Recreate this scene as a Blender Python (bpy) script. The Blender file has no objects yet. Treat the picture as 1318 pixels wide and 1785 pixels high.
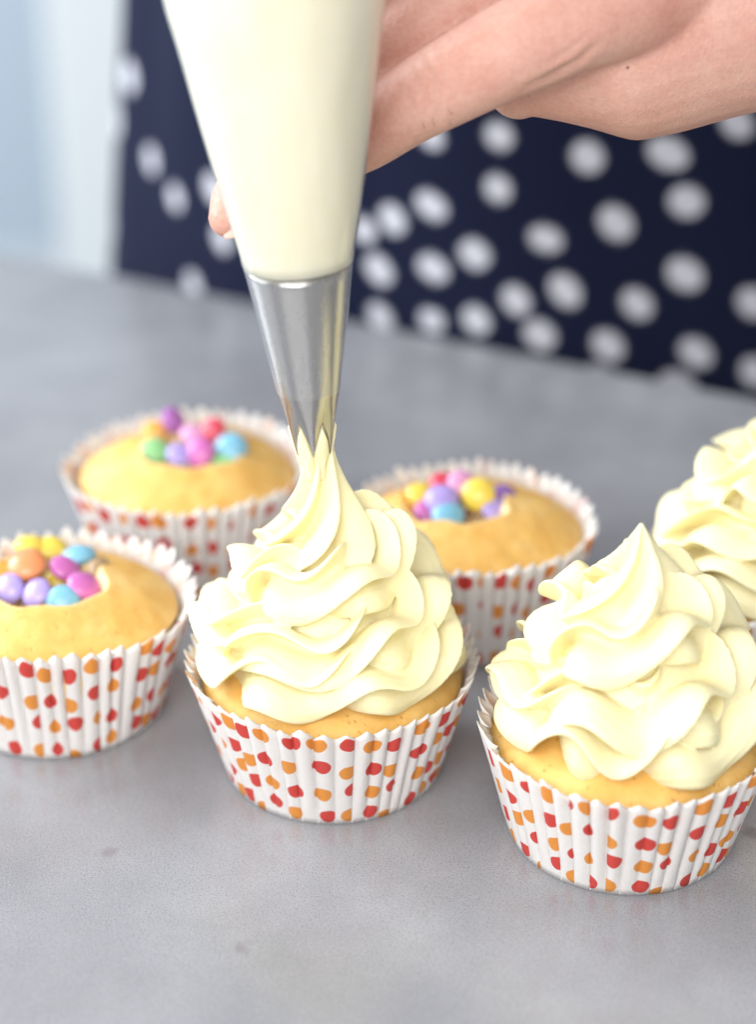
import bpy, bmesh, math, random
import numpy as np
from mathutils import Vector, Matrix, noise

S = 0.01                      # everything below is written in centimetres
sc = bpy.context.scene
COL = sc.collection
R = math.radians
PI = math.pi

# ------------------------------------------------------------------ camera
PITCH, FPX, W, H = R(28), 3380.0, 1318.0, 1785.0
CAM = np.array([0.0, -41.3, 29.2])
cd = bpy.data.cameras.new('camera')
cam = bpy.data.objects.new('camera', cd)
COL.objects.link(cam)
cam.location = CAM * S
cam.rotation_euler = (PI/2 - PITCH, 0, 0)
cd.sensor_fit = 'VERTICAL'
cd.sensor_height = 24.0
cd.lens = 24.0 * FPX / H
cd.clip_start, cd.clip_end = 0.01, 100
cd.dof.use_dof = True
cd.dof.focus_distance = 0.458
cd.dof.aperture_fstop = (cd.lens/10) / 1.35
sc.camera = cam

# ------------------------------------------------------------------ light
wd = bpy.data.worlds.new('World')
sc.world = wd
wd.use_nodes = True
wd.node_tree.nodes['Background'].inputs[0].default_value = (0.90, 0.94, 1.0, 1)
wd.node_tree.nodes['Background'].inputs[1].default_value = 0.46

def area(name, loc, target, sx, sy, power, col):
    l = bpy.data.lights.new(name, 'AREA')
    l.shape = 'RECTANGLE'; l.size, l.size_y = sx*S, sy*S
    l.energy, l.color = power, col
    o = bpy.data.objects.new(name, l); COL.objects.link(o)
    o.location = Vector(loc)*S
    o.rotation_euler = (Vector(target)-Vector(loc)).to_track_quat('-Z', 'Y').to_euler()
    return o
area('window_light', (-85, 10, 52), (-8, 0, 3), 75, 75, 9, (0.88, 0.95, 1.0))
area('far_window_light', (-190, 120, 120), (-60, 220, -20), 120, 120, 75, (0.88, 0.95, 1.0))  # unseen lamp added to brighten the far cabinet
area('room_light', (-16, -60, 46), (-2, -13, 3), 66, 46, 6.4, (1.0, 0.975, 0.95))

sc.view_settings.view_transform = 'Standard'
sc.view_settings.look = 'None'
sc.view_settings.exposure = 0.17
sc.cycles.use_denoising = True
sc.cycles.max_bounces = 10
sc.cycles.transparent_max_bounces = 12

# ------------------------------------------------------------------ pixel -> world (photo pixels)
FWD = np.array([0, math.cos(PITCH), -math.sin(PITCH)])
UPV = np.array([0, math.sin(PITCH), math.cos(PITCH)])
RGT = np.array([1.0, 0, 0])
def ray(px, py): return FWD + (px-W/2)/FPX*RGT - (py-H/2)/FPX*UPV
def PZ(px, py, z):
    d = ray(px, py); return CAM + d*((z-CAM[2])/d[2])
def PY(px, py, y):
    d = ray(px, py); return CAM + d*((y-CAM[1])/d[1])
def project(P):
    q = P - CAM
    z = q@FWD
    return W/2 + FPX*(q@RGT)/z, H/2 - FPX*(q@UPV)/z

# ------------------------------------------------------------------ materials
def mat(name, base=(0.8, 0.8, 0.8), rough=0.5, **kw):
    m = bpy.data.materials.new(name); m.use_nodes = True
    b = m.node_tree.nodes['Principled BSDF']
    b.inputs['Base Color'].default_value = (*base, 1)
    b.inputs['Roughness'].default_value = rough
    for k, v in kw.items():
        b.inputs[k.replace('_', ' ')].default_value = v
    return m
class NT:
    def __init__(s, m): s.t = m.node_tree; s.b = s.t.nodes['Principled BSDF']; s.out = s.t.nodes['Material Output']
    def n(s, kind, **kw):
        x = s.t.nodes.new(kind)
        for k, v in kw.items(): setattr(x, k, v)
        return x
    def l(s, a, b): s.t.links.new(a, b)
    def math(s, op, a, b=None, c=None):
        x = s.n('ShaderNodeMath', operation=op)
        for i, v in enumerate((a, b, c)):
            if v is None: continue
            if isinstance(v, (int, float)): x.inputs[i].default_value = v
            else: s.l(v, x.inputs[i])
        return x.outputs[0]
    def coord(s): return s.n('ShaderNodeTexCoord').outputs['Object']
    def noise(s, scale, detail=3, rough=0.55, vec=None, dist=0):
        x = s.n('ShaderNodeTexNoise'); x.inputs['Scale'].default_value = scale
        x.inputs['Detail'].default_value = detail; x.inputs['Roughness'].default_value = rough
        x.inputs['Distortion'].default_value = dist
        s.l(vec if vec is not None else s.coord(), x.inputs['Vector']); return x.outputs[0]
    def ramp(s, fac, stops):
        x = s.n('ShaderNodeValToRGB'); e = x.color_ramp.elements
        while len(e) < len(stops): e.new(0.5)
        for i, (p, c) in enumerate(stops): e[i].position = p; e[i].color = (*c, 1)
        s.l(fac, x.inputs[0]); return x.outputs[0]
    def mix(s, fac, a, b):
        x = s.n('ShaderNodeMix', data_type='RGBA')
        for sock, v in ((x.inputs[0], fac), (x.inputs[6], a), (x.inputs[7], b)):
            if isinstance(v, (int, float)): sock.default_value = v
            elif isinstance(v, tuple): sock.default_value = (*v, 1)
            else: s.l(v, sock)
        return x.outputs[2]
    def bump(s, h, strength=0.3, dist=0.001, normal=None):
        x = s.n('ShaderNodeBump'); x.inputs['Strength'].default_value = strength
        x.inputs['Distance'].default_value = dist; s.l(h, x.inputs['Height'])
        if normal is not None: s.l(normal, x.inputs['Normal'])
        s.l(x.outputs[0], s.b.inputs['Normal']); return x.outputs[0]

def m_cream(name, base, sss=0.35, scl=0.004):
    m = mat(name, base, 0.42, Subsurface_Weight=sss, Subsurface_Scale=scl, Specular_IOR_Level=0.35)
    m.node_tree.nodes['Principled BSDF'].inputs['Subsurface Radius'].default_value = (1.0, 0.75, 0.28)
    t = NT(m)
    t.bump(t.noise(420, 4), 0.12, 0.0006)
    return m
M_CREAM = m_cream('buttercream', (0.905, 0.82, 0.505), 0.28)
M_FILL = m_cream('buttercream in bag', (0.80, 0.755, 0.59), 0.5, 0.012)
def streaks(m, a, b):
    t = NT(m); mp = t.n('ShaderNodeMapping'); mp.inputs['Scale'].default_value = (1, 1, .25); t.l(t.coord(), mp.inputs[0])
    t.l(t.mix(t.ramp(t.noise(75, 4, .6, vec=mp.outputs[0]), [(.35, (0, 0, 0)), (.65, (1, 1, 1))]), a, b), t.b.inputs['Base Color'])
streaks(M_FILL, (0.76, 0.705, 0.52), (0.81, 0.765, 0.60))

def m_cake():
    m = mat('vanilla sponge', (0.78, 0.50, 0.13), 0.6, Subsurface_Weight=0.15, Subsurface_Scale=0.004)
    m.node_tree.nodes['Principled BSDF'].inputs['Subsurface Radius'].default_value = (1.0, 0.6, 0.2)
    t = NT(m)
    big = t.noise(70, 4, 0.6)
    c = t.ramp(big, [(0.3, (0.69, 0.37, 0.075)), (0.52, (0.77, 0.465, 0.13)), (0.72, (0.82, 0.57, 0.22))])
    v = t.n('ShaderNodeTexVoronoi'); v.inputs['Scale'].default_value = 520; t.l(t.coord(), v.inputs['Vector'])
    fine = t.noise(900, 4, 0.7)
    pits = t.ramp(v.outputs['Distance'], [(0.05, (0, 0, 0)), (0.3, (1, 1, 1))])
    gate = t.ramp(t.noise(260, 2), [(0.50, (1, 1, 1)), (0.62, (0, 0, 0))])
    pit = t.math('MAXIMUM', pits, gate)
    cr = t.n('ShaderNodeAttribute', attribute_name='crumb')     # the cut inside of the sponge is paler than its crust
    c = t.mix(t.math('MULTIPLY', cr.outputs['Fac'], 0.8), c, (0.88, 0.70, 0.40))
    c2 = t.mix(pit, (0.56, 0.30, 0.07), c)
    t.l(c2, t.b.inputs['Base Color'])
    h = t.math('ADD', t.math('MULTIPLY', fine, 0.5), pit)
    t.bump(h, 0.5, 0.0006)
    return m
M_CAKE = m_cake()

def m_paper(name, inside=False):
    m = mat(name, (0.86, 0.84, 0.81), 0.55, Specular_IOR_Level=0.3)
    t = NT(m)
    uv = t.n('ShaderNodeUVMap', uv_map='UVMap').outputs[0]
    sx = t.n('ShaderNodeSeparateXYZ'); t.l(uv, sx.inputs[0])
    a = 0.88
    cu = t.math('DIVIDE', sx.outputs[0], a)
    i = t.math('FLOOR', cu)
    wn = t.n('ShaderNodeTexWhiteNoise', noise_dimensions='1D'); t.l(i, wn.inputs['W'])
    cv = t.math('ADD', t.math('DIVIDE', sx.outputs[1], a), t.math('MULTIPLY', wn.outputs['Value'], 0.42))
    j = t.math('FLOOR', cv)
    cmb = t.n('ShaderNodeCombineXYZ'); t.l(i, cmb.inputs[0]); t.l(j, cmb.inputs[1])
    w2 = t.n('ShaderNodeTexWhiteNoise', noise_dimensions='2D'); t.l(cmb.outputs[0], w2.inputs['Vector'])
    sc_ = t.n('ShaderNodeSeparateColor'); t.l(w2.outputs['Color'], sc_.inputs[0])
    fu = t.math('ADD', t.math('SUBTRACT', t.math('SUBTRACT', cu, i), 0.5), t.math('MULTIPLY', t.math('SUBTRACT', sc_.outputs[0], 0.5), 0.34))
    fv = t.math('ADD', t.math('SUBTRACT', t.math('SUBTRACT', cv, j), 0.5), t.math('MULTIPLY', t.math('SUBTRACT', sc_.outputs[1], 0.5), 0.36))
    d = t.math('SQRT', t.math('ADD', t.math('MULTIPLY', fu, fu), t.math('MULTIPLY', fv, fv)))
    wob = t.math('MULTIPLY', t.math('SUBTRACT', t.noise(330, 2), 0.5), 0.06)
    d = t.math('ADD', d, wob)
    mask = t.ramp(d, [(0.262, (1, 1, 1)), (0.285, (0, 0, 0))])
    par = t.math('MODULO', t.math('ADD', t.math('ADD', i, j), 400.0), 2.0)
    par = t.math('GREATER_THAN', par, 0.5)
    dot = t.mix(par, (0.66, 0.045, 0.032), (0.80, 0.30, 0.035))
    fibre = t.noise(700, 4, 0.7)
    pap = t.mix(fibre, (0.80, 0.77, 0.74), (0.90, 0.88, 0.86))
    k = t.math('MULTIPLY', mask, 0.22 if inside else 0.96)
    c = t.mix(k, pap, dot)
    t.l(c, t.b.inputs['Base Color'])
    t.bump(t.noise(600, 3), 0.15, 0.0004)
    tr = t.n('ShaderNodeBsdfTranslucent'); t.l(c, tr.inputs[0])
    mx = t.n('ShaderNodeMixShader'); mx.inputs[0].default_value = 0.22
    t.l(t.b.outputs[0], mx.inputs[1]); t.l(tr.outputs[0], mx.inputs[2]); t.l(mx.outputs[0], t.out.inputs[0])
    return m
M_PAPER, M_PAPER_IN = m_paper('printed paper'), m_paper('paper inside', True)

def m_stone():
    m = mat('grey quartz', (0.33, 0.32, 0.32), 0.3, Specular_IOR_Level=0.85)
    t = NT(m)
    big = t.noise(14, 5, 0.6)
    c = t.ramp(big, [(0.3, (0.215, 0.216, 0.232)), (0.5, (0.275, 0.276, 0.292)), (0.7, (0.34, 0.342, 0.36))])
    fine = t.noise(2600, 2, 0.6)
    c = t.mix(t.ramp(fine, [(0.34, (1, 1, 1)), (0.48, (0, 0, 0))]), c, (0.155, 0.145, 0.15))
    c = t.mix(t.ramp(t.noise(2100, 2, 0.6, dist=.4), [(0.58, (0, 0, 0)), (0.76, (1, 1, 1))]), c, (0.36, 0.36, 0.37))
    v = t.n('ShaderNodeTexVoronoi'); v.inputs['Scale'].default_value = 34; v.inputs['Randomness'].default_value = 1
    dv = t.n('ShaderNodeVectorMath', operation='ADD'); nz = t.n('ShaderNodeTexNoise'); nz.inputs['Scale'].default_value = 220
    t.l(t.coord(), nz.inputs['Vector'])
    sc2 = t.n('ShaderNodeVectorMath', operation='SCALE'); sc2.inputs['Scale'].default_value = 0.006
    t.l(nz.outputs['Color'], sc2.inputs[0]); t.l(t.coord(), dv.inputs[0]); t.l(sc2.outputs[0], dv.inputs[1])
    t.l(dv.outputs[0], v.inputs['Vector'])
    spot = t.ramp(v.outputs['Distance'], [(0.05, (1, 1, 1)), (0.12, (0, 0, 0))])
    spot = t.math('MULTIPLY', spot, t.ramp(t.noise(60, 2), [(0.42, (0, 0, 0)), (0.55, (0.7, 0.7, 0.7))]))
    c = t.mix(spot, c, (0.16, 0.14, 0.16))
    t.l(c, t.b.inputs['Base Color'])
    t.l(t.math('ADD', t.math('MULTIPLY', big, 0.14), 0.16), t.b.inputs['Roughness'])
    t.bump(fine, 0.06, 0.0003)
    return m
M_STONE = m_stone()

def m_skin():
    m = mat('skin', (0.66, 0.37, 0.28), 0.47, Subsurface_Weight=0.25, Subsurface_Scale=0.004, Specular_IOR_Level=0.35)
    m.node_tree.nodes['Principled BSDF'].inputs['Subsurface Radius'].default_value = (1.0, 0.35, 0.2)
    t = NT(m)
    c = t.ramp(t.noise(55, 4, 0.6), [(0.3, (0.50, 0.235, 0.18)), (0.5, (0.58, 0.315, 0.25)), (0.72, (0.65, 0.40, 0.325))])
    sp = t.ramp(t.noise(900, 3, 0.6), [(0.35, (0.50, 0.24, 0.185)), (0.65, (0.65, 0.38, 0.305))])
    t.l(t.mix(0.3, c, sp), t.b.inputs['Base Color'])
    v = t.n('ShaderNodeTexVoronoi', feature='DISTANCE_TO_EDGE'); v.inputs['Scale'].default_value = 950
    t.l(t.coord(), v.inputs['Vector'])
    mp = t.n('ShaderNodeMapping'); mp.inputs['Scale'].default_value = (1, 1, .35); mp.inputs['Rotation'].default_value = (0, R(35), 0); t.l(t.coord(), mp.inputs[0])
    fold = t.noise(210, 5, .65, vec=mp.outputs[0], dist=.6)
    hgt = t.math('ADD', t.math('ADD', t.math('MULTIPLY', v.outputs['Distance'], 1.2), t.noise(1300, 3)), t.math('MULTIPLY', fold, 2.2))
    t.bump(hgt, 0.3, 0.0005)
    return m
M_SKIN = m_skin()
M_NAIL = mat('nail', (0.80, 0.52, 0.44), 0.25, Subsurface_Weight=0.2, Subsurface_Scale=0.002)
M_NAILTIP = mat('nail tip', (0.86, 0.80, 0.72), 0.3)
M_HAIR = mat('body hair', (0.10, 0.05, 0.03), 0.5)
M_MOLE = mat('mole', (0.22, 0.11, 0.08), 0.6)

def m_metal():
    m = mat('stainless steel', (0.43, 0.42, 0.41), 0.16, Metallic=1.0)
    t = NT(m)
    mp = t.n('ShaderNodeMapping'); mp.inputs['Scale'].default_value = (1, 1, 0.03)
    t.l(t.coord(), mp.inputs[0])
    n = t.noise(1200, 3, 0.6, vec=mp.outputs[0])
    t.l(t.math('ADD', t.math('MULTIPLY', n, 0.16), 0.17), t.b.inputs['Roughness'])
    return m
M_STEEL = m_metal()

def m_film():
    m = mat('clear plastic film', (1, 1, 1), 0.12)
    t = NT(m)
    lw = t.n('ShaderNodeLayerWeight'); lw.inputs['Blend'].default_value = 0.5
    fr = t.n('ShaderNodeMath', operation='MULTIPLY_ADD'); t.l(t.math('POWER', lw.outputs['Facing'], 4.0), fr.inputs[0]); fr.inputs[1].default_value = 0.75; fr.inputs[2].default_value = 0.045
    gl = t.n('ShaderNodeBsdfGlossy'); gl.inputs['Roughness'].default_value = 0.16
    gl.inputs['Color'].default_value = (0.95, 0.97, 1, 1)
    tp = t.n('ShaderNodeBsdfTransparent'); tp.inputs[0].default_value = (0.985, 0.987, 0.99, 1)
    df = t.n('ShaderNodeBsdfTranslucent'); df.inputs[0].default_value = (0.9, 0.92, 0.95, 1)
    m0 = t.n('ShaderNodeMixShader'); m0.inputs[0].default_value = 0.13
    t.l(tp.outputs[0], m0.inputs[1]); t.l(df.outputs[0], m0.inputs[2])
    bp = t.n('ShaderNodeBump'); bp.inputs['Strength'].default_value = 0.45; bp.inputs['Distance'].default_value = 0.001
    mp = t.n('ShaderNodeMapping'); mp.inputs['Scale'].default_value = (1, 1, 0.12); t.l(t.coord(), mp.inputs[0])
    t.l(t.noise(130, 3, vec=mp.outputs[0]), bp.inputs['Height'])
    t.l(bp.outputs[0], gl.inputs['Normal'])
    mx = t.n('ShaderNodeMixShader'); t.l(fr.outputs[0], mx.inputs[0])
    t.l(m0.outputs[0], mx.inputs[1]); t.l(gl.outputs[0], mx.inputs[2]); t.l(mx.outputs[0], t.out.inputs[0])
    return m
M_FILM = m_film()

def m_dress():
    m = mat('navy cotton with white dots', (0.006, 0.007, 0.022), 0.8, Specular_IOR_Level=0.12, Sheen_Weight=0.04, Sheen_Roughness=0.4)
    t = NT(m)
    at = t.n('ShaderNodeAttribute', attribute_name='dot_print')
    w = t.noise(900, 2)
    navy = t.mix(w, (0.005, 0.007, 0.022), (0.009, 0.012, 0.038))
    t.l(t.mix(at.outputs['Fac'], navy, (0.58, 0.58, 0.63)), t.b.inputs['Base Color'])
    return m
M_DRESS = m_dress()
M_WALL = mat('painted wall', (0.42, 0.48, 0.54), 0.6)
M_CABINET = mat('white lacquer', (0.76, 0.78, 0.78), 0.35)
M_FLOOR = mat('pale floor', (0.50, 0.52, 0.54), 0.5)

CANDY = {
 'orange': (0.82, 0.27, 0.08), 'yellow': (0.84, 0.62, 0.045), 'blue': (0.17, 0.46, 0.64), 'magenta': (0.56, 0.11, 0.42),
 'lilac': (0.40, 0.31, 0.74), 'tan': (0.42, 0.27, 0.13), 'amber': (0.82, 0.40, 0.03), 'green': (0.26, 0.60, 0.22),
 'red': (0.62, 0.02, 0.06), 'pink': (0.72, 0.32, 0.56), 'purple': (0.24, 0.10, 0.42), 'brown': (0.16, 0.06, 0.03), 'violet': (0.42, 0.12, 0.46),
}
CANDY = {k: tuple(x*.86+.045 for x in v) for k, v in CANDY.items()}
def m_candy(c):
    m = mat(c + ' sugar shell', CANDY[c], 0.24, Specular_IOR_Level=0.5, Subsurface_Weight=0.1, Subsurface_Scale=0.002)
    t = NT(m)
    t.bump(t.noise(260, 3), 0.12, 0.0006)
    a = CANDY[c]
    t.l(t.mix(t.noise(300, 3), tuple(x*0.9 for x in a), tuple(min(1, x*1.08+0.01) for x in a)), t.b.inputs['Base Color'])
    return m
M_CANDY = {c: m_candy(c) for c in CANDY}

# ------------------------------------------------------------------ object helpers
def tag(o, label, cat, group=None):
    o['label'] = label; o['category'] = cat
    if group: o['group'] = group
    return o
def empty(name, loc):
    o = bpy.data.objects.new(name, None); COL.objects.link(o)
    o.empty_display_size = 0.01
    o.location = Vector(loc)*S
    return o
def build(name, verts, faces, m, parent=None, origin=(0, 0, 0), smooth=True):
    v = (np.asarray(verts, float) - np.asarray(origin, float))*S
    me = bpy.data.meshes.new(name)
    me.from_pydata(v.tolist(), [], faces)
    me.validate()
    if smooth: me.polygons.foreach_set('use_smooth', [True]*len(me.polygons))
    me.materials.append(m)
    o = bpy.data.objects.new(name, me); COL.objects.link(o)
    if parent: o.parent = parent
    else: o.location = Vector(origin)*S
    return o
def bake(o):
    """apply the modifiers of o into its mesh"""
    dg = bpy.context.evaluated_depsgraph_get()
    me = bpy.data.meshes.new_from_object(o.evaluated_get(dg))
    o.modifiers.clear(); old = o.data; o.data = me
    bpy.data.meshes.remove(old)
    me.polygons.foreach_set('use_smooth', [True]*len(me.polygons))
    me.update()
    return o
def grid_faces(nr, nc, wrap=True, off=0):
    f = []
    for i in range(nr-1):
        for j in range(nc if wrap else nc-1):
            a, b = off+i*nc+j, off+i*nc+(j+1) % nc
            f.append((a, b, b+nc, a+nc))
    return f
def lathe(prof, n, fn=None, cap0=False, cap1=False):
    """prof: [(r, z)] -> verts, faces; fn(ang, r, z, i) -> (r, z) may deform"""
    v = []
    for i, (r, z) in enumerate(prof):
        for j in range(n):
            a = 2*PI*j/n
            rr, zz = fn(a, r, z, i) if fn else (r, z)
            v.append((rr*math.cos(a), rr*math.sin(a), zz))
    f = grid_faces(len(prof), n)
    if cap0: f.append(tuple(range(n))[::-1])
    if cap1: f.append(tuple(range((len(prof)-1)*n, len(prof)*n)))
    return np.array(v), f
def smooth_interp(x, xs, ys):
    """monotone-ish smooth interpolation (Catmull-Rom on a non uniform grid)"""
    xs, ys = np.asarray(xs, float), np.asarray(ys, float)
    m = np.gradient(ys, xs)
    x = np.clip(np.asarray(x, float), xs[0], xs[-1])
    i = np.clip(np.searchsorted(xs, x) - 1, 0, len(xs)-2)
    h = xs[i+1]-xs[i]; t = (x-xs[i])/h
    return ((2*t**3-3*t**2+1)*ys[i] + (t**3-2*t**2+t)*h*m[i] + (-2*t**3+3*t**2)*ys[i+1] + (t**3-t**2)*h*m[i+1])

# ------------------------------------------------------------------ setting: counter, wall, floor, cabinet
EDGE = np.array([-0.9, 29.8, 0]); EDIR = np.array([math.cos(R(-26.6)), math.sin(R(-26.6)), 0]); ENRM = np.array([-EDIR[1], EDIR[0], 0])
def slab():
    a = EDGE - EDIR*150; b = EDGE + EDIR*110
    poly = [a, b, b - ENRM*115, a - ENRM*160]
    bm = bmesh.new()
    top = [bm.verts.new(Vector((p[0], p[1], 0))*S) for p in poly]
    f = bm.faces.new(top)
    if f.normal.z < 0: f.normal_flip()
    r = bmesh.ops.extrude_face_region(bm, geom=[f])
    for v in r['geom']:
        if isinstance(v, bmesh.types.BMVert): v.co.z -= 4*S
    bmesh.ops.recalc_face_normals(bm, faces=bm.faces)
    bmesh.ops.bevel(bm, geom=list(bm.edges), offset=0.3*S, segments=3, affect='EDGES')
    me = bpy.data.meshes.new('countertop'); bm.to_mesh(me); bm.free()
    me.materials.append(M_STONE)
    o = bpy.data.objects.new('countertop', me); COL.objects.link(o)
    return o
tag(slab(), 'speckled grey stone countertop under all the cupcakes', 'counter')

def box(name, c, s, m, parent=None, rz=0, bev=0.3, origin=(0, 0, 0)):
    bm = bmesh.new(); bmesh.ops.create_cube(bm, size=1)
    for v in bm.verts: v.co = Vector((v.co.x*s[0], v.co.y*s[1], v.co.z*s[2]))
    if bev: bmesh.ops.bevel(bm, geom=list(bm.edges), offset=bev, segments=2, affect='EDGES')
    M4 = Matrix.Translation(Vector(c)-Vector(origin)) @ Matrix.Rotation(rz, 4, 'Z')
    bm.transform(Matrix.Scale(S, 4) @ M4)
    me = bpy.data.meshes.new(name); bm.to_mesh(me); bm.free(); me.materials.append(m)
    o = bpy.data.objects.new(name, me); COL.objects.link(o)
    if parent: o.parent = parent
    return o
fl = box('floor', (0, 100, -92), (700, 700, 2), M_FLOOR, bev=0); fl['kind'] = 'structure'
wl = box('wall', (-40, 290, 30), (600, 6, 242), M_WALL, bev=0); wl['kind'] = 'structure'
cb = empty('kitchen_cabinet', (-50, 215, -91))
tag(cb, 'blurred white kitchen cabinet beyond the dotted dress', 'cabinet')
OC = (-50, 215, -91)
box('carcass', (-26, 230, -46), (32, 56, 82), M_CABINET, cb, origin=OC)
d = box('door', (-26, 200.9, -46), (31, 2, 80), M_CABINET, cb, origin=OC)
hd = box('handle', (-14, 198.6, -16), (1.4, 2.4, 14), M_STEEL, cb, bev=0.2, origin=OC)
hd.parent = d

# ------------------------------------------------------------------ cupcake builders
NP = 50
def wrapper(parent, org, seed, rim=3.62, base=2.76, hgt=3.12, flare=None, hug=0):
    rnd = random.Random(seed)
    K, ROWS = 12, 16
    wid = [1+rnd.uniform(-.22, .22) for _ in range(NP)]
    tot = sum(wid); amp = [rnd.uniform(.75, 1.3) for _ in range(NP)]; lift = [rnd.uniform(-.07, .07) for _ in range(NP)]
    lean = [rnd.uniform(-.25, .25) for _ in range(NP)]
    dr = [rnd.uniform(-.03, .03) for _ in range(NP)]
    cols = []                                              # (angle, u, ridge height 0..1, pleat)
    a0, u0 = 0, 0
    for p in range(NP):
        wv = wid[p]/tot*2*PI
        uw = wid[p]/tot*2*PI*3.2
        hid = uw*rnd.choice((0, .1, .25, .5, .8))
        for k in range(K+1):
            s = k/K
            s2 = s + lean[p]*s*(1-s)*.8
            cols.append((a0+s2*wv, u0+s*uw*1.05, max(0, math.sin(PI*s))**.75, p, 1-abs(2*s-1)**1.5))
        a0 += wv; u0 += uw*1.05+hid
    nc = len(cols)
    V, UV = [], []
    ph = rnd.uniform(0, 6)
    for i in range(ROWS):
        h = i/(ROWS-1)
        for (a, u, rg, p, tz) in cols:
            r = base + (rim-base)*(h**1.05)
            r += .035*math.sin(2*a+ph)*h + .03*math.sin(5*a+ph*2)*h + dr[p]*h
            if flare: r += flare[1]*h*h*max(0, math.cos(a-flare[0]))**2
            hg = hug*h*max(0, -math.sin(a))**1.3
            r -= hg
            A = (.034 + .046*h + .05*h**4)*amp[p] * min(1, h*5+.12)
            r += A*(2*rg-1.1)
            z = .03 + hgt*h + .6*hg + (h**5)*((.28*tz-.13)*amp[p] + lift[p])
            V.append((r*math.cos(a), r*math.sin(a), z)); UV.append((u, h*3.35))
    F = [(i*nc+j, i*nc+(j+1) % nc, (i+1)*nc+(j+1) % nc, (i+1)*nc+j) for i in range(ROWS-1) for j in range(nc)]
    # base disc
    c = len(V); V.append((0, 0, .03)); UV.append((0, 0))
    for j in range(nc): F.append((c, (j+1) % nc, j))
    o = build('paper_case', V, F, M_PAPER, parent)
    me = o.data
    uvl = me.uv_layers.new(name='UVMap')
    vi = np.empty(len(me.loops), int); me.loops.foreach_get('vertex_index', vi)
    uvl.data.foreach_set('uv', np.array(UV)[vi].ravel())
    me.materials.append(M_PAPER_IN)
    sm = o.modifiers.new('thickness', 'SOLIDIFY'); sm.thickness = .016*S; sm.offset = -1; sm.material_offset = 1
    return o

def cake(parent, seed, crater=None, top=4.05, rot=0.0, edge=2.62, R0=3.42, hug=0):
    """crater: (x, y, radius)"""
    nr, na = 90, 200
    V = []; CRUMB = [0.0]*(3*na)
    rnd = random.Random(seed); o3 = Vector((rnd.uniform(0, 50), rnd.uniform(0, 50), 0))
    prof = []
    for i in range(nr):
        s = i/(nr-1)
        r = R0*(1-s)
        prof.append(r)
    # wall inside the case
    for (r, z) in ((2.5, .12), (2.8, 1.2), (R0-.27, edge-.4)):
        for j in range(na):
            a = 2*PI*j/na; V.append((r*math.cos(a), r*math.sin(a), z))
    for r in prof:
        for j in range(na):
            a = 2*PI*j/na
            q = r/R0
            z = edge + (top-edge)*(1-q**2.3)**.85
            rr = r - .02*q
            hq = max(0, -math.sin(a))**1.3*q
            rr *= 1-.3*hug*hq; z += .5*hug*hq
            x, y = rr*math.cos(a), rr*math.sin(a)
            z += .09*noise.noise(Vector((x*.55, y*.55, 0))+o3) + .03*noise.noise(Vector((x*2.2, y*2.2, 3))+o3) + .008*noise.noise(Vector((x*9, y*9, 3))+o3)
            if crater:
                dx, dy = x-crater[0], y-crater[1]
                d = math.hypot(dx, dy); aa = math.atan2(dy, dx)
                rc = crater[2]*(1 + .05*math.sin(3*aa+seed) + .04*math.sin(7*aa+1.3*seed)) + .06*noise.noise(Vector((x*3, y*3, 7))+o3)
                e = d-rc
                CRUMB.append(min(1, max(0, (.20-e)/.16)))
                z += .04*math.exp(-(e/.32)**2)
                t = min(1, max(0, (.12-e)/.42)); t = t*t*(3-2*t)
                z = z*(1-t) + (2.95 + .1*noise.noise(Vector((x*4, y*4, 1))+o3))*t
            V.append((x, y, z))
    F = grid_faces(nr+3, na)
    o = build('sponge_cake', V, F, M_CAKE, parent)
    if crater:
        at = o.data.attributes.new('crumb', 'FLOAT', 'POINT'); at.data.foreach_set('value', CRUMB)
    return o

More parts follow.
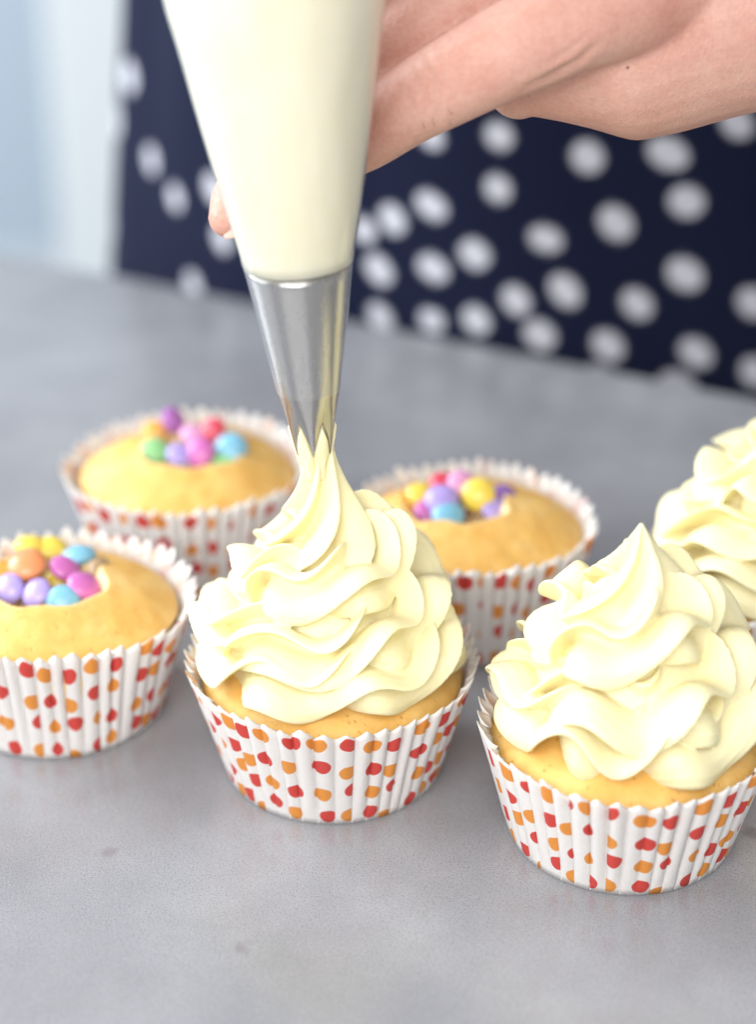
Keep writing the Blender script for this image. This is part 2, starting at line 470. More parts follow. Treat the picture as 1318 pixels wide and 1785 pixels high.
def swirl(parent, name, P):
    """piped rope of star section laid in a rising spiral; P: parameters"""
    NL, PER = P['lobes'], 18
    T, NT_ = P['T'], int(150*P['T'])
    t = np.linspace(0, T, NT_)
    th = P['phase'] + P['dir']*2*PI*t
    Rp = smooth_interp(t, *P['R']); zc = smooth_interp(t, *P['z']); rt = smooth_interp(t, *P['rt'])
    rnd = np.random.RandomState(P['seed'])
    w1, w2 = rnd.uniform(0, 6, 2)
    amt = np.clip(Rp/1.2, 0, 1)
    ru = P.get('ruffle', 1.0)*amt
    wf = P.get('wf', 6.6)
    sw = 2*PI*wf*t + .9*np.sin(2*PI*1.7*t+w1)
    Rp = Rp + ru*(.06*np.sin(2*PI*3.3*t+w1) + .08*np.sin(sw))
    zc = zc + ru*(.08*np.sin(2*PI*2.7*t+w2) + .13*np.sin(sw+P.get('lag', 1.2)))
    cx = smooth_interp(t, *P['cx']) if 'cx' in P else 0*t
    cy = smooth_interp(t, *P['cy']) if 'cy' in P else 0*t
    C = np.stack([cx+Rp*np.cos(th), cy+Rp*np.sin(th), zc], 1)
    Tn = np.gradient(C, axis=0); Tn /= np.linalg.norm(Tn, axis=1, keepdims=True)
    er = np.stack([np.cos(th), np.sin(th), 0*th], 1)
    # keep the section frame: outward, made square to the path, and the third axis
    lift = smooth_interp(t, *P['lean'])[:, None]           # how far the section stands square to the path (0: upright section)
    Th = Tn.copy(); 
    Th = Th*(lift) + (1-lift)*np.stack([-np.sin(th)*P['dir'], np.cos(th)*P['dir'], 0*th], 1)
    Th /= np.linalg.norm(Th, axis=1, keepdims=True)
    N1 = er - (er*Th).sum(1, keepdims=True)*Th; N1 /= np.linalg.norm(N1, axis=1, keepdims=True)
    N2 = np.cross(Th, N1)*P['dir']                          # up-ish
    if P['dir'] > 0: N2 = np.cross(Th, N1)*1.0
    N2 = np.where((N2[:, 2:3] < 0) & (lift < .5), -N2, N2)
    n = NL*PER
    ph = np.linspace(0, 2*PI, n, endpoint=False)
    V = np.empty((NT_, n, 3))
    depth = smooth_interp(t, *P['depth'])
    te = P.get('free', 3.0)                                 # from here on the star keeps its facing: the strand is drawn straight up
    wv = P.get('wave', 1.0)
    tw = P['twist']*2*PI*np.minimum(t, te) - P['dir']*2*PI*.85*np.maximum(t-te, 0) + wv*amt*(.14*np.sin(2*PI*2.9*t+w1) + .22*np.sin(sw+P.get('lag2', 0)))
    curl = smooth_interp(t, *P['curl'])
    flat = smooth_interp(t, *P['flat'])
    jit = rnd.uniform(-.22, .22, NL); hj = rnd.uniform(.82, 1.12, NL)
    for k in range(NT_):
        # lobe shape: sharp crests, wide round valleys
        lobe = (ph*NL/(2*PI)) % 1.0
        idx = np.floor(ph*NL/(2*PI)).astype(int) % NL
        x = np.abs(2*lobe-1)                                # 0 at crest, 1 at valley
        g = (.5+.5*np.cos(PI*x))**P['sharp']
        hh = hj[idx]*(1-x) + x*1.0
        rho = (1-depth[k]) + depth[k]*g*hh
        phi = ph + tw[k] + jit[idx]*(1-x) + curl[k]*(rho-(1-depth[k]))
        a = rt[k]*rho
        V[k] = C[k] + (a*np.cos(phi))[:, None]*N1[k] + (a*np.sin(phi)*flat[k])[:, None]*N2[k]
    V = V.reshape(-1, 3)
    F = grid_faces(NT_, n)
    F.append(tuple(range(n))[::-1]); F.append(tuple(range((NT_-1)*n, NT_*n)))
    if P.get('core'):                                       # solid middle of the spiral
        cv, cf = lathe(P['core'], 48, cap0=True, cap1=True)
        F += [tuple(i+len(V) for i in f) for f in cf]; V = np.vstack([V, cv])
    if P.get('peak'):                                       # the strand pulled up in the middle: fluted, flaring into the top turn
        K, ROWS = 20, 90
        pz, pr = P['peak']; nl = P.get('plobes', 5); n2 = nl*K
        zz = np.linspace(pz[0], pz[-1], ROWS)
        rr = smooth_interp(zz, pz, pr)
        a2 = np.linspace(0, 2*PI, n2, endpoint=False)
        x2 = np.abs(2*((a2*nl/(2*PI)) % 1.0)-1)
        h2 = rnd.uniform(-.2, .2, nl)[np.floor(a2*nl/(2*PI)).astype(int) % nl]
        W2 = []
        for z_, r_ in zip(zz, rr):
            q2 = np.clip((zz[-1]-z_)/(zz[-1]-zz[0]), 0, 1)
            g2 = (.5+.5*np.cos(PI*x2))**1.2
            dp = P.get('pdepth', .42)
            ra = r_*((1-dp)+dp*g2*(1+h2*q2))
            ph2 = a2 + P.get('pphase', 0) + P['dir']*P.get('ptwist', -1.5)*q2**1.6 + P['dir']*.9*q2*(ra/r_-.6)
            dz = -.45*q2*g2*(r_>.5)*h2
            ox, oy = P.get('plean', (0, 0))
            W2.append(np.stack([ox*(1-q2)**.7+ra*np.cos(ph2), oy*(1-q2)**.7+ra*np.sin(ph2), z_+dz], 1))
        W2 = np.vstack(W2)
        b2 = len(V)
        F += grid_faces(ROWS, n2, off=b2) + [tuple(range(b2, b2+n2))[::-1], tuple(range(b2+(ROWS-1)*n2, b2+ROWS*n2))]
        V = np.vstack([V, W2])
    o = build(name, V, F, M_CREAM, parent)
    rm = o.modifiers.new('fuse', 'REMESH'); rm.mode = 'VOXEL'; rm.voxel_size = P.get('vox', .045)*S; rm.use_smooth_shade = True
    s = o.modifiers.new('soft', 'SMOOTH'); s.factor = .5; s.iterations = P.get('smooth', 4)
    return bake(o)

def base_at(px, py, r=2.76):
    p = PZ(px, py, 0); return np.array([p[0], p[1]+r, 0])

TT = [0, .12, .6, 1.0, 1.6, 2.0, 2.6, 3.0, 3.25]
SW = dict(lobes=4, T=3.25, dir=1, phase=R(100), seed=12, twist=1.8, sharp=1.5, ruffle=.9, wave=2.0, free=9, vox=.032, smooth=4,
    R=(TT, [2.2, 2.25, 2.3, 2.2, 1.95, 1.72, 1.2, .75, .5]),
    z=(TT, [3.7, 3.85, 3.95, 4.08, 4.85, 5.4, 6.2, 6.7, 6.8]),
    rt=(TT, [.5, 1.08, 1.25, 1.3, 1.24, 1.18, 1.05, .92, .6]),
    lean=([0, 3.25], [0, 0]),
    depth=([0, 3.25], [.74, .66]),
    curl=([0, 3.25], [-1.2, -.9]),
    flat=([0, 2.4, 3.25], [.80, .84, .9]),
    peak=([6.2, 6.6, 7.0, 7.4, 7.8, 8.1, 8.42], [1.55, 1.45, 1.12, .78, .45, .24, .05]),
    core=[(2.3, 3.6), (2.2, 4.6), (1.6, 5.6), (.9, 6.6), (.3, 6.9)])
MIDPEAK = ([6.2, 6.6, 7.0, 7.4, 7.9, 8.4, 8.8, 9.15], [1.6, 1.55, 1.28, .98, .68, .5, .42, .40])

CUPS = {}
def cupcake(key, px, py, label, seed, crater=None, rot=0, swp=None, **wk):
    org = base_at(px, py)
    e = empty('cupcake', org)
    tag(e, label, 'cupcake', 'cupcakes in dotted paper cases')
    w = wrapper(e, org, seed, **wk)
    cake(e, seed, crater, top=3.85 if crater else 4.0, edge=2.78 if crater else 2.62, R0=3.27 if crater else 3.3, hug=wk.get('hug', 0))
    if swp: swirl(e, 'frosting_swirl', swp)
    CUPS[key] = org
    return e

cupcake('mid', 578, 1438, 'cupcake under the steel nozzle, its pale buttercream swirl still being piped', 11, rim=3.54,
        swp=dict(SW, lobes=5, twist=1.2, wave=1.7, ruffle=1.3, sharp=2.2, smooth=3, seed=5, wf=6, ptwist=-2.0, pdepth=.62, peak=MIDPEAK, plobes=6, plean=(-.28, .05)))
cupcake('front', 1104, 1562, 'finished frosted cupcake with a free pointed peak, standing apart from the nozzle', 23,
        swp=dict(SW, R=(TT, [x*.95 for x in SW['R'][1]]), lobes=4, twist=1.2, wave=2.2, ruffle=1.4, sharp=2.2, smooth=3, seed=17, wf=6, pdepth=.6), rim=3.5)
cupcake('rear', 1380, 1246, 'frosted cupcake cropped at the edge, behind the finished pointed one', 37,
        swp=dict(SW, lobes=5, twist=1.2, wave=1.6, ruffle=1.2, sharp=2.0, smooth=4, seed=7, lag2=2, wf=6, vox=.04))
def crater_at(px, py, base, r):
    p, o = PZ(px, py, 3.8), base_at(*base)
    return (p[0]-o[0], p[1]-o[1], r)
CR = {'left': crater_at(85, 1008, (82, 1325), 1.42), 'back': crater_at(332, 775, (320, 1050), 1.4), 'between': crater_at(797, 870, (822, 1165), 1.38)}
print('CR', CR)
cupcake('left', 82, 1325, 'unfrosted cupcake whose hollow holds an orange candy and two blue ones', 41, crater=CR['left'], rim=3.52, hug=.3, flare=(R(30), .18))
cupcake('back', 320, 1050, 'unfrosted cupcake with red and green candies in its hollow, behind the one being piped', 53, crater=CR['back'], rim=3.6, hug=.25, flare=(R(200), .1))
cupcake('between', 822, 1165, 'unfrosted cupcake with yellow and purple candies, standing between two frosted cupcakes', 67, crater=CR['between'], rim=3.52, hug=.32)

# ------------------------------------------------------------------ candies
def lens(r=.5, h=.275):
    prof = []
    n = 14
    for i in range(n+1):
        a = -PI/2 + PI*i/n
        c, s = math.cos(a), math.sin(a)
        prof.append((max(r*abs(c)**.92, .0005), h*math.copysign(abs(s)**1.12, s)))
    return lathe(prof, 28, cap0=True, cap1=True)
LV, LF = lens()
LENS_ME = {}
def candy(c, px, py, z, tilt, turn, label, grp, size=1.0):
    p = PZ(px, py, z-.6)
    if c not in LENS_ME:
        o = build('candy', LV, LF, M_CANDY[c]); LENS_ME[c] = o.data
    else:
        o = bpy.data.objects.new('candy', LENS_ME[c]); COL.objects.link(o)
    o.location = Vector(p)*S
    o.rotation_euler = (Matrix.Rotation(R(turn), 3, 'Z') @ Matrix.Rotation(R(tilt), 3, 'X')).to_euler()
    o.scale = (size*.91,)*3
    tag(o, label, 'candy', grp)
G1, G2, G3 = 'candies in the cupcake with the orange candy', 'candies in the cupcake behind the piped one', 'candies in the cupcake between the frosted ones'
# tilt: 0 lies flat, 90 stands on edge facing the turn direction (turn 0: faces the camera)
for a in [
 ('orange', 45, 984, 4.45, 18, -20, 'large orange candy lying on top of the heap', 1.18),
 ('amber', -4, 1000, 4.2, 20, 30, 'amber candy cut by the picture edge, under the orange one', 1.0),
 ('yellow', 86, 956, 4.25, 10, 20, 'yellow candy behind the orange one, next to a blue candy', 1.0),
 ('yellow', 52, 950, 4.35, -10, -20, 'pale yellow candy at the far rim of the hollow, behind the orange one', 1.0),
 ('blue', 137, 968, 4.3, -12, 20, 'blue candy lying flat at the far rim above two magenta ones', 1.03),
 ('magenta', 112, 990, 4.25, 26, 70, 'magenta candy under the blue one, upper of two', .95),
 ('magenta', 146, 1021, 4.15, 24, 75, 'magenta candy tilted against the crater wall, lower of two', 1.05),
 ('tan', 174, 999, 4.0, 78, 62, 'tan candy standing on edge against the crater wall', .98),  # candy in shadow: the shade is put into its colour
 ('yellow', 98, 1019, 3.7, 50, 0, 'yellow candy deep in the gap between lilac and magenta candies', .9),
 ('blue', 109, 1050, 3.95, 50, 5, 'light blue candy standing upright at the near rim', 1.04),
 ('lilac', 62, 1033, 4.1, 34, -45, 'lilac candy tilted between the orange and upright blue ones', .95),
 ('lilac', 14, 1027, 4.1, 45, -30, 'lilac candy below the amber one, cut near the picture edge', .98),
 ('green', 75, 1010, 3.4, 10, 0, 'green candy buried low under the orange one', 1.0),
]: candy(*a[:6], a[6], G1, a[7])
for a in [
 ('violet', 302, 733, 4.55, 56, 60, 'violet candy standing on edge at the far side of the heap', .98),
 ('amber', 270, 752, 4.25, 21, 20, 'amber candy beside the violet one standing on edge', .92),
 ('green', 270, 787, 4.25, 31, 20, 'light green candy beside the pale lilac one', 1.0),
 ('lilac', 313, 793, 4.3, 31, 30, 'pale lilac candy between green and magenta ones', .9),
 ('magenta', 347, 789, 4.35, 46, -20, 'magenta candy standing upright in the middle of the heap', 1.05),
 ('red', 370, 750, 4.55, 38, -30, 'red candy on top beside a pink one', .95),
 ('pink', 336, 757, 4.45, 17, 20, 'pink candy on top beside the red one', .9),
 ('blue', 402, 781, 4.35, 38, -12, 'light blue candy against the crater wall', 1.12),
 ('yellow', 236, 783, 4.1, 28, 60, 'small ochre yellow candy at the rim beside the green one', .7),
 ('green', 385, 806, 4.05, 28, -20, 'green candy mostly hidden below the light blue one', .9),
]: candy(*a[:6], a[6], G2, a[7])
for a in [
 ('yellow', 733, 862, 4.3, 21, 10, 'pale yellow candy lying at the rim beside the lilac one', .95),
 ('amber', 712, 876, 4.1, 35, 50, 'ochre candy at the rim under the pale yellow one', .9),
 ('lilac', 770, 872, 4.35, 35, -6, 'large lilac candy in the middle of the heap', 1.08),
 ('red', 773, 844, 4.4, 24, 10, 'red candy behind the large lilac one', .95),
 ('pink', 806, 843, 4.55, 38, 25, 'pink candy on top behind the upright yellow one', .98),
 ('yellow', 834, 862, 4.45, 52, -8, 'bright yellow candy standing upright', 1.08),
 ('magenta', 745, 892, 4.05, 35, 20, 'magenta candy at the near rim below the lilac one', .85),
 ('blue', 781, 898, 4.1, 28, 0, 'blue candy at the near rim of the hollow', 1.05),
 ('brown', 806, 880, 4.05, 42, 0, 'brown candy wedged between lilac and yellow ones', .95),
 ('purple', 880, 868, 4.2, 42, 40, 'dark purple candy leaning on the crater wall, upper of two', .95),
 ('lilac', 862, 888, 4.1, 38, 35, 'violet blue candy leaning on the crater wall, lower of two', .9),
]: candy(*a[:6], a[6], G3, a[7])

# ------------------------------------------------------------------ piping bag
BA = PY(548, 787, 0.0)                      # middle of the nozzle mouth
BB = PY(481, 0, 0.0)                        # axis at the top of the picture
AX = (BB-BA)/np.linalg.norm(BB-BA)
BX = np.cross(np.array([0, 1.0, 0]), AX); BX /= np.linalg.norm(BX); BY = np.cross(AX, BX)
def baxis(v):
    v = np.asarray(v); return BA + v[:, :1]*BX + v[:, 1:2]*BY + v[:, 2:3]*AX
bag = empty('piping_bag', BA)
tag(bag, 'clear piping bag full of pale buttercream with a steel star nozzle', 'piping bag')
def along(py): return float((PY(548-67*(787-py)/787, py, 0)-BA)@AX)
Z_FILM, Z_RIM, Z_TOP = along(676), along(458), along(0)
NTEETH = 6
def nozzle_r(s): return np.interp(s, [0, 1.0, Z_FILM, Z_RIM, Z_RIM+.01], [.40, .60, .735, 1.21, 1.21])
def nozzle():
    V, F = [], []
    K = 16; n = NTEETH*K
    notch = along(722)
    rows = 26
    for side in (0, 1):
        for i in range(rows):
            s_ = i/(rows-1)
            for j in range(n):
                x = abs(2*((j % K)/K)-1)             # 1 at the notch, 0 at tooth middle
                z0 = notch*x**.8 + 0.03*(1-x)
                z = z0 + (Z_RIM-z0)*s_**1.4
                r = float(nozzle_r(z)) - .035*side
                # teeth pressed in a little between the ridges
                r += .05*math.cos(PI*(1-x))*max(0, 1-z/1.5)*-1
                a = 2*PI*(j+K/2)/n + R(-90)
                V.append((r*math.cos(a), r*math.sin(a), z))
        f = grid_faces(rows, n, off=side*rows*n)
        F += f if side == 0 else [q[::-1] for q in f]
    for j in range(n):
        a, b = j, (j+1) % n; c = rows*n
        F.append((b, a, c+a, c+b)); t = (rows-1)*n
        F.append((t+a, t+b, c+t+b, c+t+a))
    return build('nozzle', baxis(V), F, M_STEEL, bag, BA)
nozzle()
# rolled rim of the nozzle
def tor(name, r, z, w, m):
    v, f = lathe([(r+w*math.cos(a), z+w*math.sin(a)) for a in np.linspace(0, 2*PI, 9)], 64)
    return build(name, baxis(v), f, m, bag, BA)
tor('nozzle_rim', 1.2, Z_RIM-.03, .035, M_STEEL)
def bag_r(s):
    return np.interp(s, [Z_FILM-.02, Z_RIM-.1, Z_RIM+.15, Z_RIM+1, Z_RIM+(Z_TOP-Z_RIM)*.48, Z_TOP, Z_TOP+6, Z_TOP+11], [.765, 1.235, 1.27, 1.46, 1.80, 2.36, 3.0, 3.2])
def bag_prof(z0, z1, n): return [(float(bag_r(z)), z) for z in np.linspace(z0, z1, n)]
def wrinkle(k, rz0=0):
    def fn(a, r, z, i):
        w = .012*noise.noise(Vector((math.cos(a)*2.2, math.sin(a)*2.2, z*.35)))*k*min(1, z/6)
        c = math.exp(-((z-Z_RIM-.04-.05*math.sin(2*a+.6))/.06)**2)
        w += .028*c
        w += .014*math.exp(-((z-Z_RIM-.35)/.45)**2)*noise.noise(Vector((math.cos(a)*5, math.sin(a)*5, z*1.2)))
        w += .006*noise.noise(Vector((math.cos(a)*6+z*.25, math.sin(a)*6, z*.5)))
        return r + w*r, z
    return fn
v, f = lathe([(p[0]-.03, p[1]) for p in bag_prof(Z_RIM+.05, Z_TOP+10.5, 60)], 96, lambda a, r, z, i: (wrinkle(1)(a, r, z, i)[0], z), cap0=True, cap1=True)
build('cream_filling', baxis(v), f, M_FILL, bag, BA)
v, f = lathe(bag_prof(Z_FILM, Z_TOP+11, 150) + [(2.2, Z_TOP+12.5), (.7, Z_TOP+14), (.9, Z_TOP+17)], 96, wrinkle(1))
build('bag_film', baxis(v), f, M_FILM, bag, BA)
# cream pressed through the slots of the nozzle
def stream():
    K = 24; n = NTEETH*K; V = []
    rows = 44
    notch = along(730)
    for i in range(rows):
        s = i/(rows-1)
        z = -.6 + (notch+.7)*s
        for j in range(n):
            x = abs(2*((j % K)/K)-1)
            a = 2*PI*(j+K/2)/n + R(-90)
            star = np.interp(z, [-.6, 0], [.36, .42])*(1-.30*(.5+.5*math.cos(PI*x))**1.3)
            zp = max(z, 0)
            xe = (zp/notch)**1.25
            bl = min(1, max(0, (x-xe+.05)/.22)); bl = bl*bl*(3-2*bl)
            rb = float(nozzle_r(zp)) - .09 + .14*bl*(1-.7*max(0, zp/notch-.75)/.25)
            w_ = min(1, max(0, (z+.42)/.55)); w_ = w_*w_*(3-2*w_)
            r = star*(1-w_) + rb*w_
            r += .02*noise.noise(Vector((math.cos(a)*3, math.sin(a)*3, z*3)))
            V.append((r*math.cos(a), r*math.sin(a), z))
    F = grid_faces(rows, n); F.append(tuple(range(n))[::-1]); F.append(tuple(range((rows-1)*n, rows*n)))
    return build('extruded_cream', baxis(V), F, M_CREAM, bag, BA)
stream()

# ------------------------------------------------------------------ person: arm, hand and dress
per_o = np.array([6.0, 40.0, -91.0])
person = empty('person', per_o)
tag(person, 'person in a navy dress with white dots, steadying the piping bag with one hand', 'person')
def chain(pts, n_ring=28, step=.18):
    """tapered limb along pts [(xyz, r)], with round ends"""
    P = np.array([p for p, r in pts]); rr = np.array([r for p, r in pts], float)
    d = np.r_[0, np.cumsum(np.linalg.norm(np.diff(P, axis=0), axis=1))]
    m = max(8, int(d[-1]/step))
    s = np.linspace(0, d[-1], m)
    C = np.stack([smooth_interp(s, d, P[:, k]) for k in range(3)], 1); r = smooth_interp(s, d, rr)
    T = np.gradient(C, axis=0); T /= np.linalg.norm(T, axis=1, keepdims=True)
    rings = []
    def ring(c, t, rad):
        up = np.array([0, 0, 1.0]) if abs(t[2]) < .9 else np.array([1.0, 0, 0])
        a = np.cross(t, up); a /= np.linalg.norm(a); b = np.cross(a, t)
        q = np.linspace(0, 2*PI, n_ring, endpoint=False)
        return c + rad*(np.cos(q)[:, None]*a + np.sin(q)[:, None]*b)
    for k in (80, 60, 40, 20):
        rings.append(ring(C[0]-T[0]*r[0]*math.sin(R(k)), T[0], r[0]*math.cos(R(k))))
    for i in range(m): rings.append(ring(C[i], T[i], r[i]))
    for k in (20, 40, 60, 80):
        rings.append(ring(C[-1]+T[-1]*r[-1]*math.sin(R(k)), T[-1], r[-1]*math.cos(R(k))))
    V = np.vstack(rings); nr = len(rings)
    F = grid_faces(nr, n_ring); F.append(tuple(range(n_ring))[::-1]); F.append(tuple(range((nr-1)*n_ring, nr*n_ring)))
    return V, F
BV, BF = [], []
def limb(pts):
    v, f = chain(pts)
    o = sum(len(x) for x in BV)
    BV.append(v); BF.extend(tuple(i+o for i in q) for q in f)
def q(px, py, y): return PY(px, py, y)
# forearm, wrist and hand body (photo pixels, distance)
elbow = np.array([27, 14, 25.0]); shoulder = np.array([21, 36, 46.0])
limb([(shoulder, 4.6), ((shoulder+elbow)/2, 4.2), (elbow, 3.6), (q(1700, -90, 6.0), 3.1), (q(1420, -25, 4.8), 2.65), (q(1250, 25, 4.6), 2.45), (q(1110, 66, 4.5), 2.40), (q(1050, 86, 4.4), 2.26), (q(968, 122, 4.3), 1.45), (q(905, 154, 4.2), .74)])
# back of the hand rising behind towards the knuckles
limb([(q(1200, -60, 5.0), 2.5), (q(1000, -110, 5.2), 2.3), (q(860, -160, 5.2), 1.9)])
# thumb in front: base joint, middle, tip behind the bag
limb([(q(1150, -20, 3.6), 1.6), (q(1060, 10, 2.6), 1.3), (q(970, 48, 2.1), 1.12), (q(880, 92, 1.9), 1.06), (q(790, 140, 1.9), .98), (q(710, 185, 2.0), .90), (q(630, 235, 2.3), .86), (q(560, 275, 2.9), .72)])
# index finger above and behind, wrapping round the bag to its other side
limb([(q(960, -100, 4.6), 1.2), (q(840, -20, 3.7), .98), (q(740, 40, 3.3), .90), (q(640, 110, 3.3), .84), (q(540, 210, 3.3), .78), (q(455, 300, 2.6), .66), (q(408, 350, 1.75), .56), (q(397, 380, 1.4), .46)])
# middle, ring and little finger, curled behind the bag above the index
limb([(q(960, -160, 5.0), 1.1), (q(820, -90, 4.2), .98), (q(700, -30, 3.9), .90), (q(560, 40, 3.9), .84), (q(440, 120, 3.2), .72), (q(395, 160, 2.9), .58)])
limb([(q(930, -200, 5.2), 1.0), (q(800, -150, 4.4), .92), (q(680, -90, 4.1), .86), (q(560, -30, 4.2), .78), (q(450, 30, 3.6), .66)])
limb([(q(900, -230, 5.4), .9), (q(780, -200, 4.6), .8), (q(680, -160, 4.4), .74), (q(590, -110, 4.4), .62)])
body = build('body', np.vstack(BV), BF, M_SKIN, person, per_o)
rm = body.modifiers.new('fuse', 'REMESH'); rm.mode = 'VOXEL'; rm.voxel_size = .08*S
sm = body.modifiers.new('soft', 'SMOOTH'); sm.factor = .5; sm.iterations = 4
bake(body)
# skin creases at the thumb's joints, pressed into the surface along short lines
def crease(lines):
    me = body.data; n = len(me.vertices)
    co = np.empty(n*3); me.vertices.foreach_get('co', co); co = co.reshape(-1, 3)
    no = np.empty(n*3); me.vertices.foreach_get('normal', no); no = no.reshape(-1, 3)
    Wc = co/S + per_o
    qv = Wc-CAM; zd = qv@FWD; px, py = W/2+FPX*(qv@RGT)/zd, H/2-FPX*(qv@UPV)/zd
    ok = ((no*qv).sum(1) < 0) & (zd < 46.5)
    off = np.zeros(n)
    for (pts, dep, wd) in lines:
        P = np.array(pts, float); best = np.full(n, 1e9); tt = np.zeros(n)
        for k in range(len(P)-1):
            ab = P[k+1]-P[k]; u = np.clip(((px-P[k, 0])*ab[0]+(py-P[k, 1])*ab[1])/(ab@ab), 0, 1)
            d = np.hypot(px-P[k, 0]-u*ab[0], py-P[k, 1]-u*ab[1])
            m_ = d < best; best[m_] = d[m_]; tt[m_] = ((k+u)/(len(P)-1))[m_]
        off += ok*dep*np.sin(PI*np.clip(tt, .02, .98))**.6*(-np.exp(-(best/wd)**2) + .45*np.exp(-((best-2*wd)/wd)**2))
    co += no*(off*S)[:, None]
    me.vertices.foreach_set('co', co.ravel()); me.update()
crease([([(742, 92), (760, 130), (768, 178), (764, 215)], .030, 6), ([(722, 108), (738, 145), (744, 195)], .022, 6), ([(700, 128), (712, 165), (716, 214)], .018, 6),
        ([(905, 158), (955, 136), (1005, 108), (1050, 70)], .055, 7), ([(925, 172), (970, 156), (1022, 124)], .030, 6), ([(950, 112), (990, 92), (1030, 58)], .025, 6),
        ([(1000, 165), (1045, 148), (1080, 120)], .018, 6)])
# nail on the finger tip that shows past the bag
def nail():
    c = q(404, 398, 1.15)
    ax = q(410, 430, 1.0)-q(398, 370, 1.2); ax /= np.linalg.norm(ax)
    side = np.cross(ax, FWD); side /= np.linalg.norm(side); nn = np.cross(side, ax)
    V = []
    for i in range(9):
        for j in range(9):
            u, w = i/8-.5, j/8-.5
            hw = .26*(1-.25*max(0, -u*2)**2)
            for_ = c + ax*u*.42 + side*w*1.5*hw - nn*(.12*(1-(2*w)**2))*(-1 if nn@FWD < 0 else 1)
            V.append(for_)
    o = build('fingernail', V, grid_faces(9, 9, False), M_NAIL, person, per_o)
    s = o.modifiers.new('thick', 'SOLIDIFY'); s.thickness = .04*S
    return o
nail()

# fine dark hairs on the thumb and a small mole on the wrist, set on the skin
def on_skin(px, py):
    d = Vector(ray(px, py)).normalized(); o0 = Vector(CAM - per_o)*S
    hit, loc, nrm, _ = body.ray_cast(o0, d)
    return (np.array(loc)/S + per_o, np.array(nrm)) if hit else (None, None)
def hairs():
    V, F = [], []
    rnd = random.Random(2)
    for k in range(4):
        px, py = rnd.uniform(672, 790), rnd.uniform(205, 240)
        py = 285 - (px-650)*.42 - rnd.uniform(8, 45)
        p, n_ = on_skin(px, py)
        if p is None: continue
        ln = rnd.uniform(.18, .40); d1 = np.array([-.25+rnd.uniform(-.3, .3), -.1, .75]); d1 -= n_*(d1@n_)*.9; d1 /= np.linalg.norm(d1)
        side = np.cross(d1, FWD); side /= np.linalg.norm(side)
        b0 = len(V)
        for i in range(5):
            q_ = i/4; c = p + n_*(.004+.05*q_*(1-q_)*1.5) + d1*ln*q_ + side*.03*math.sin(q_*3)
            w_ = .005*(1-q_)+.0015
            for a in (0, 2.1, 4.2): V.append(c + w_*(math.cos(a)*side + math.sin(a)*n_))
        F += grid_faces(5, 3, off=b0)
    o = build('arm_hair', V, F, M_HAIR, person, per_o); o['kind'] = 'stuff'
hairs()
p, n_ = on_skin(1095, 118)
if p is not None:
    t1 = np.cross(n_, [0, 0, 1]); t1 /= np.linalg.norm(t1); t2 = np.cross(n_, t1)
    V = [p + n_*.014] + [p + n_*(.012 if r_ < .03 else -.01) + r_*(math.cos(a)*t1*1.2 + math.sin(a)*t2) for r_ in (.022, .04) for a in np.linspace(0, 2*PI, 10, endpoint=False)]
    F = [(0, 1+i, 1+(i+1) % 10) for i in range(10)] + grid_faces(2, 10, off=1)
    build('mole', V, F, M_MOLE, person, per_o)

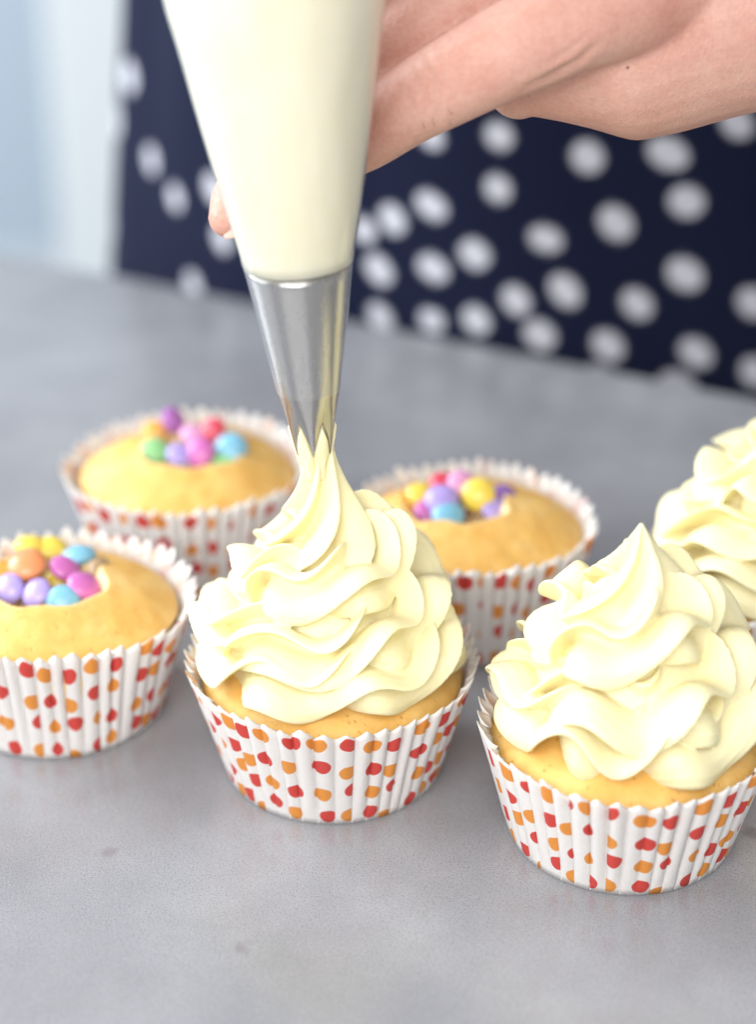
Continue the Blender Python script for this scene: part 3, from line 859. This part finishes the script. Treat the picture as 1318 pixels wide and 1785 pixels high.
# dress
def dress():
    a_, b_ = 17.5, 11.0
    ctr = EDGE + EDIR*0.6 + ENRM*(b_+.6)
    na, nz = 800, 380
    zs = np.linspace(-16, 46, nz)
    V = np.empty((nz, na, 3))
    rnd = random.Random(4)
    for i, z in enumerate(zs):
        k = np.interp(z, [-40, -10, 4, 14, 26, 40, 46], [1.25, 1.1, 1.0, .93, .88, .95, .8])
        for j in range(na):
            a = 2*PI*j/na
            w = k*(1 + .018*math.sin(9*a+z*.12) + .014*noise.noise(Vector((math.cos(a)*3, math.sin(a)*3, z*.06))))
            V[i, j] = ctr + EDIR*(a_*w*math.cos(a)) + ENRM*(b_*w*math.sin(a)) + np.array([0, 0, z])
    V = V.reshape(-1, 3)
    F = grid_faces(nz, na); F.append(tuple(range((nz-1)*na, nz*na)))
    o = build('dress', V, F, M_DRESS, person, per_o)
    # printed dots
    px, py = project_all(V)
    ang = np.tile(2*PI*np.arange(na)/na, nz)
    front = np.sin(ang) < .25
    dots = [(870, 238), (1025, 275), (1165, 268), (1285, 212), (865, 332), (755, 357), (685, 379), (950, 419), (825, 441), (1072, 385), (1195, 355), (660, 472), (757, 470), (1195, 481), (898, 522),
            (984, 510), (1110, 533), (1318, 530), (940, 588), (1062, 606), (1212, 612), (662, 556), (755, 556), (832, 560), (1318, 646), (1180, 672), (750, 235), (1050, 660),
            (308, 158), (262, 278), (305, 346), (372, 330), (275, 440), (385, 415), (335, 500), (635, 405)]
    mask = np.zeros(len(V))
    def put(p, r, asp, rot):
        n_ = p-ctr; n_ = np.array([n_@EDIR/a_**2, n_@ENRM/b_**2]); n_ /= np.linalg.norm(n_)
        tg = EDIR*(-n_[1]) + ENRM*n_[0]
        d = V-p
        u, w = d@tg, d[:, 2]
        u2, w2 = u*math.cos(rot)+w*math.sin(rot), -u*math.sin(rot)+w*math.cos(rot)
        e = np.sqrt((u2/asp)**2+(w2*asp)**2)
        e[np.abs(d@(np.cross(tg, [0, 0, 1]))) > 2.5] = 9
        np.maximum(mask, np.clip((r-e)/.1+.5, 0, 1), out=mask)
    done = []
    for (x, y) in dots:
        e = (px-x)**2+(py-y)**2; e[~front] = 1e9
        i = int(np.argmin(e))
        if e[i] > 900: continue
        done.append(V[i]); put(V[i], rnd.uniform(.48, .57) if x < 960 else rnd.uniform(.56, .66), rnd.uniform(1.08, 1.24), rnd.uniform(-.9, -.3))
    # and on round the rest of the skirt
    tries = 0
    while tries < 700:
        tries += 1
        i = rnd.randrange(len(V)); p = V[i]
        if 230 < px[i] < 1340 and -10 < py[i] < 720 and front[i]: continue
        if min(np.linalg.norm(p-d_) for d_ in done) < 2.7: continue
        done.append(p); put(p, rnd.uniform(.68, .82), rnd.uniform(1.02, 1.2), rnd.uniform(-.9, -.3))
    at = o.data.attributes.new('dot_print', 'FLOAT', 'POINT'); at.data.foreach_set('value', mask)
    return o
def project_all(V):
    qv = V-CAM; z = qv@FWD
    return W/2+FPX*(qv@RGT)/z, H/2-FPX*(qv@UPV)/z
dress()
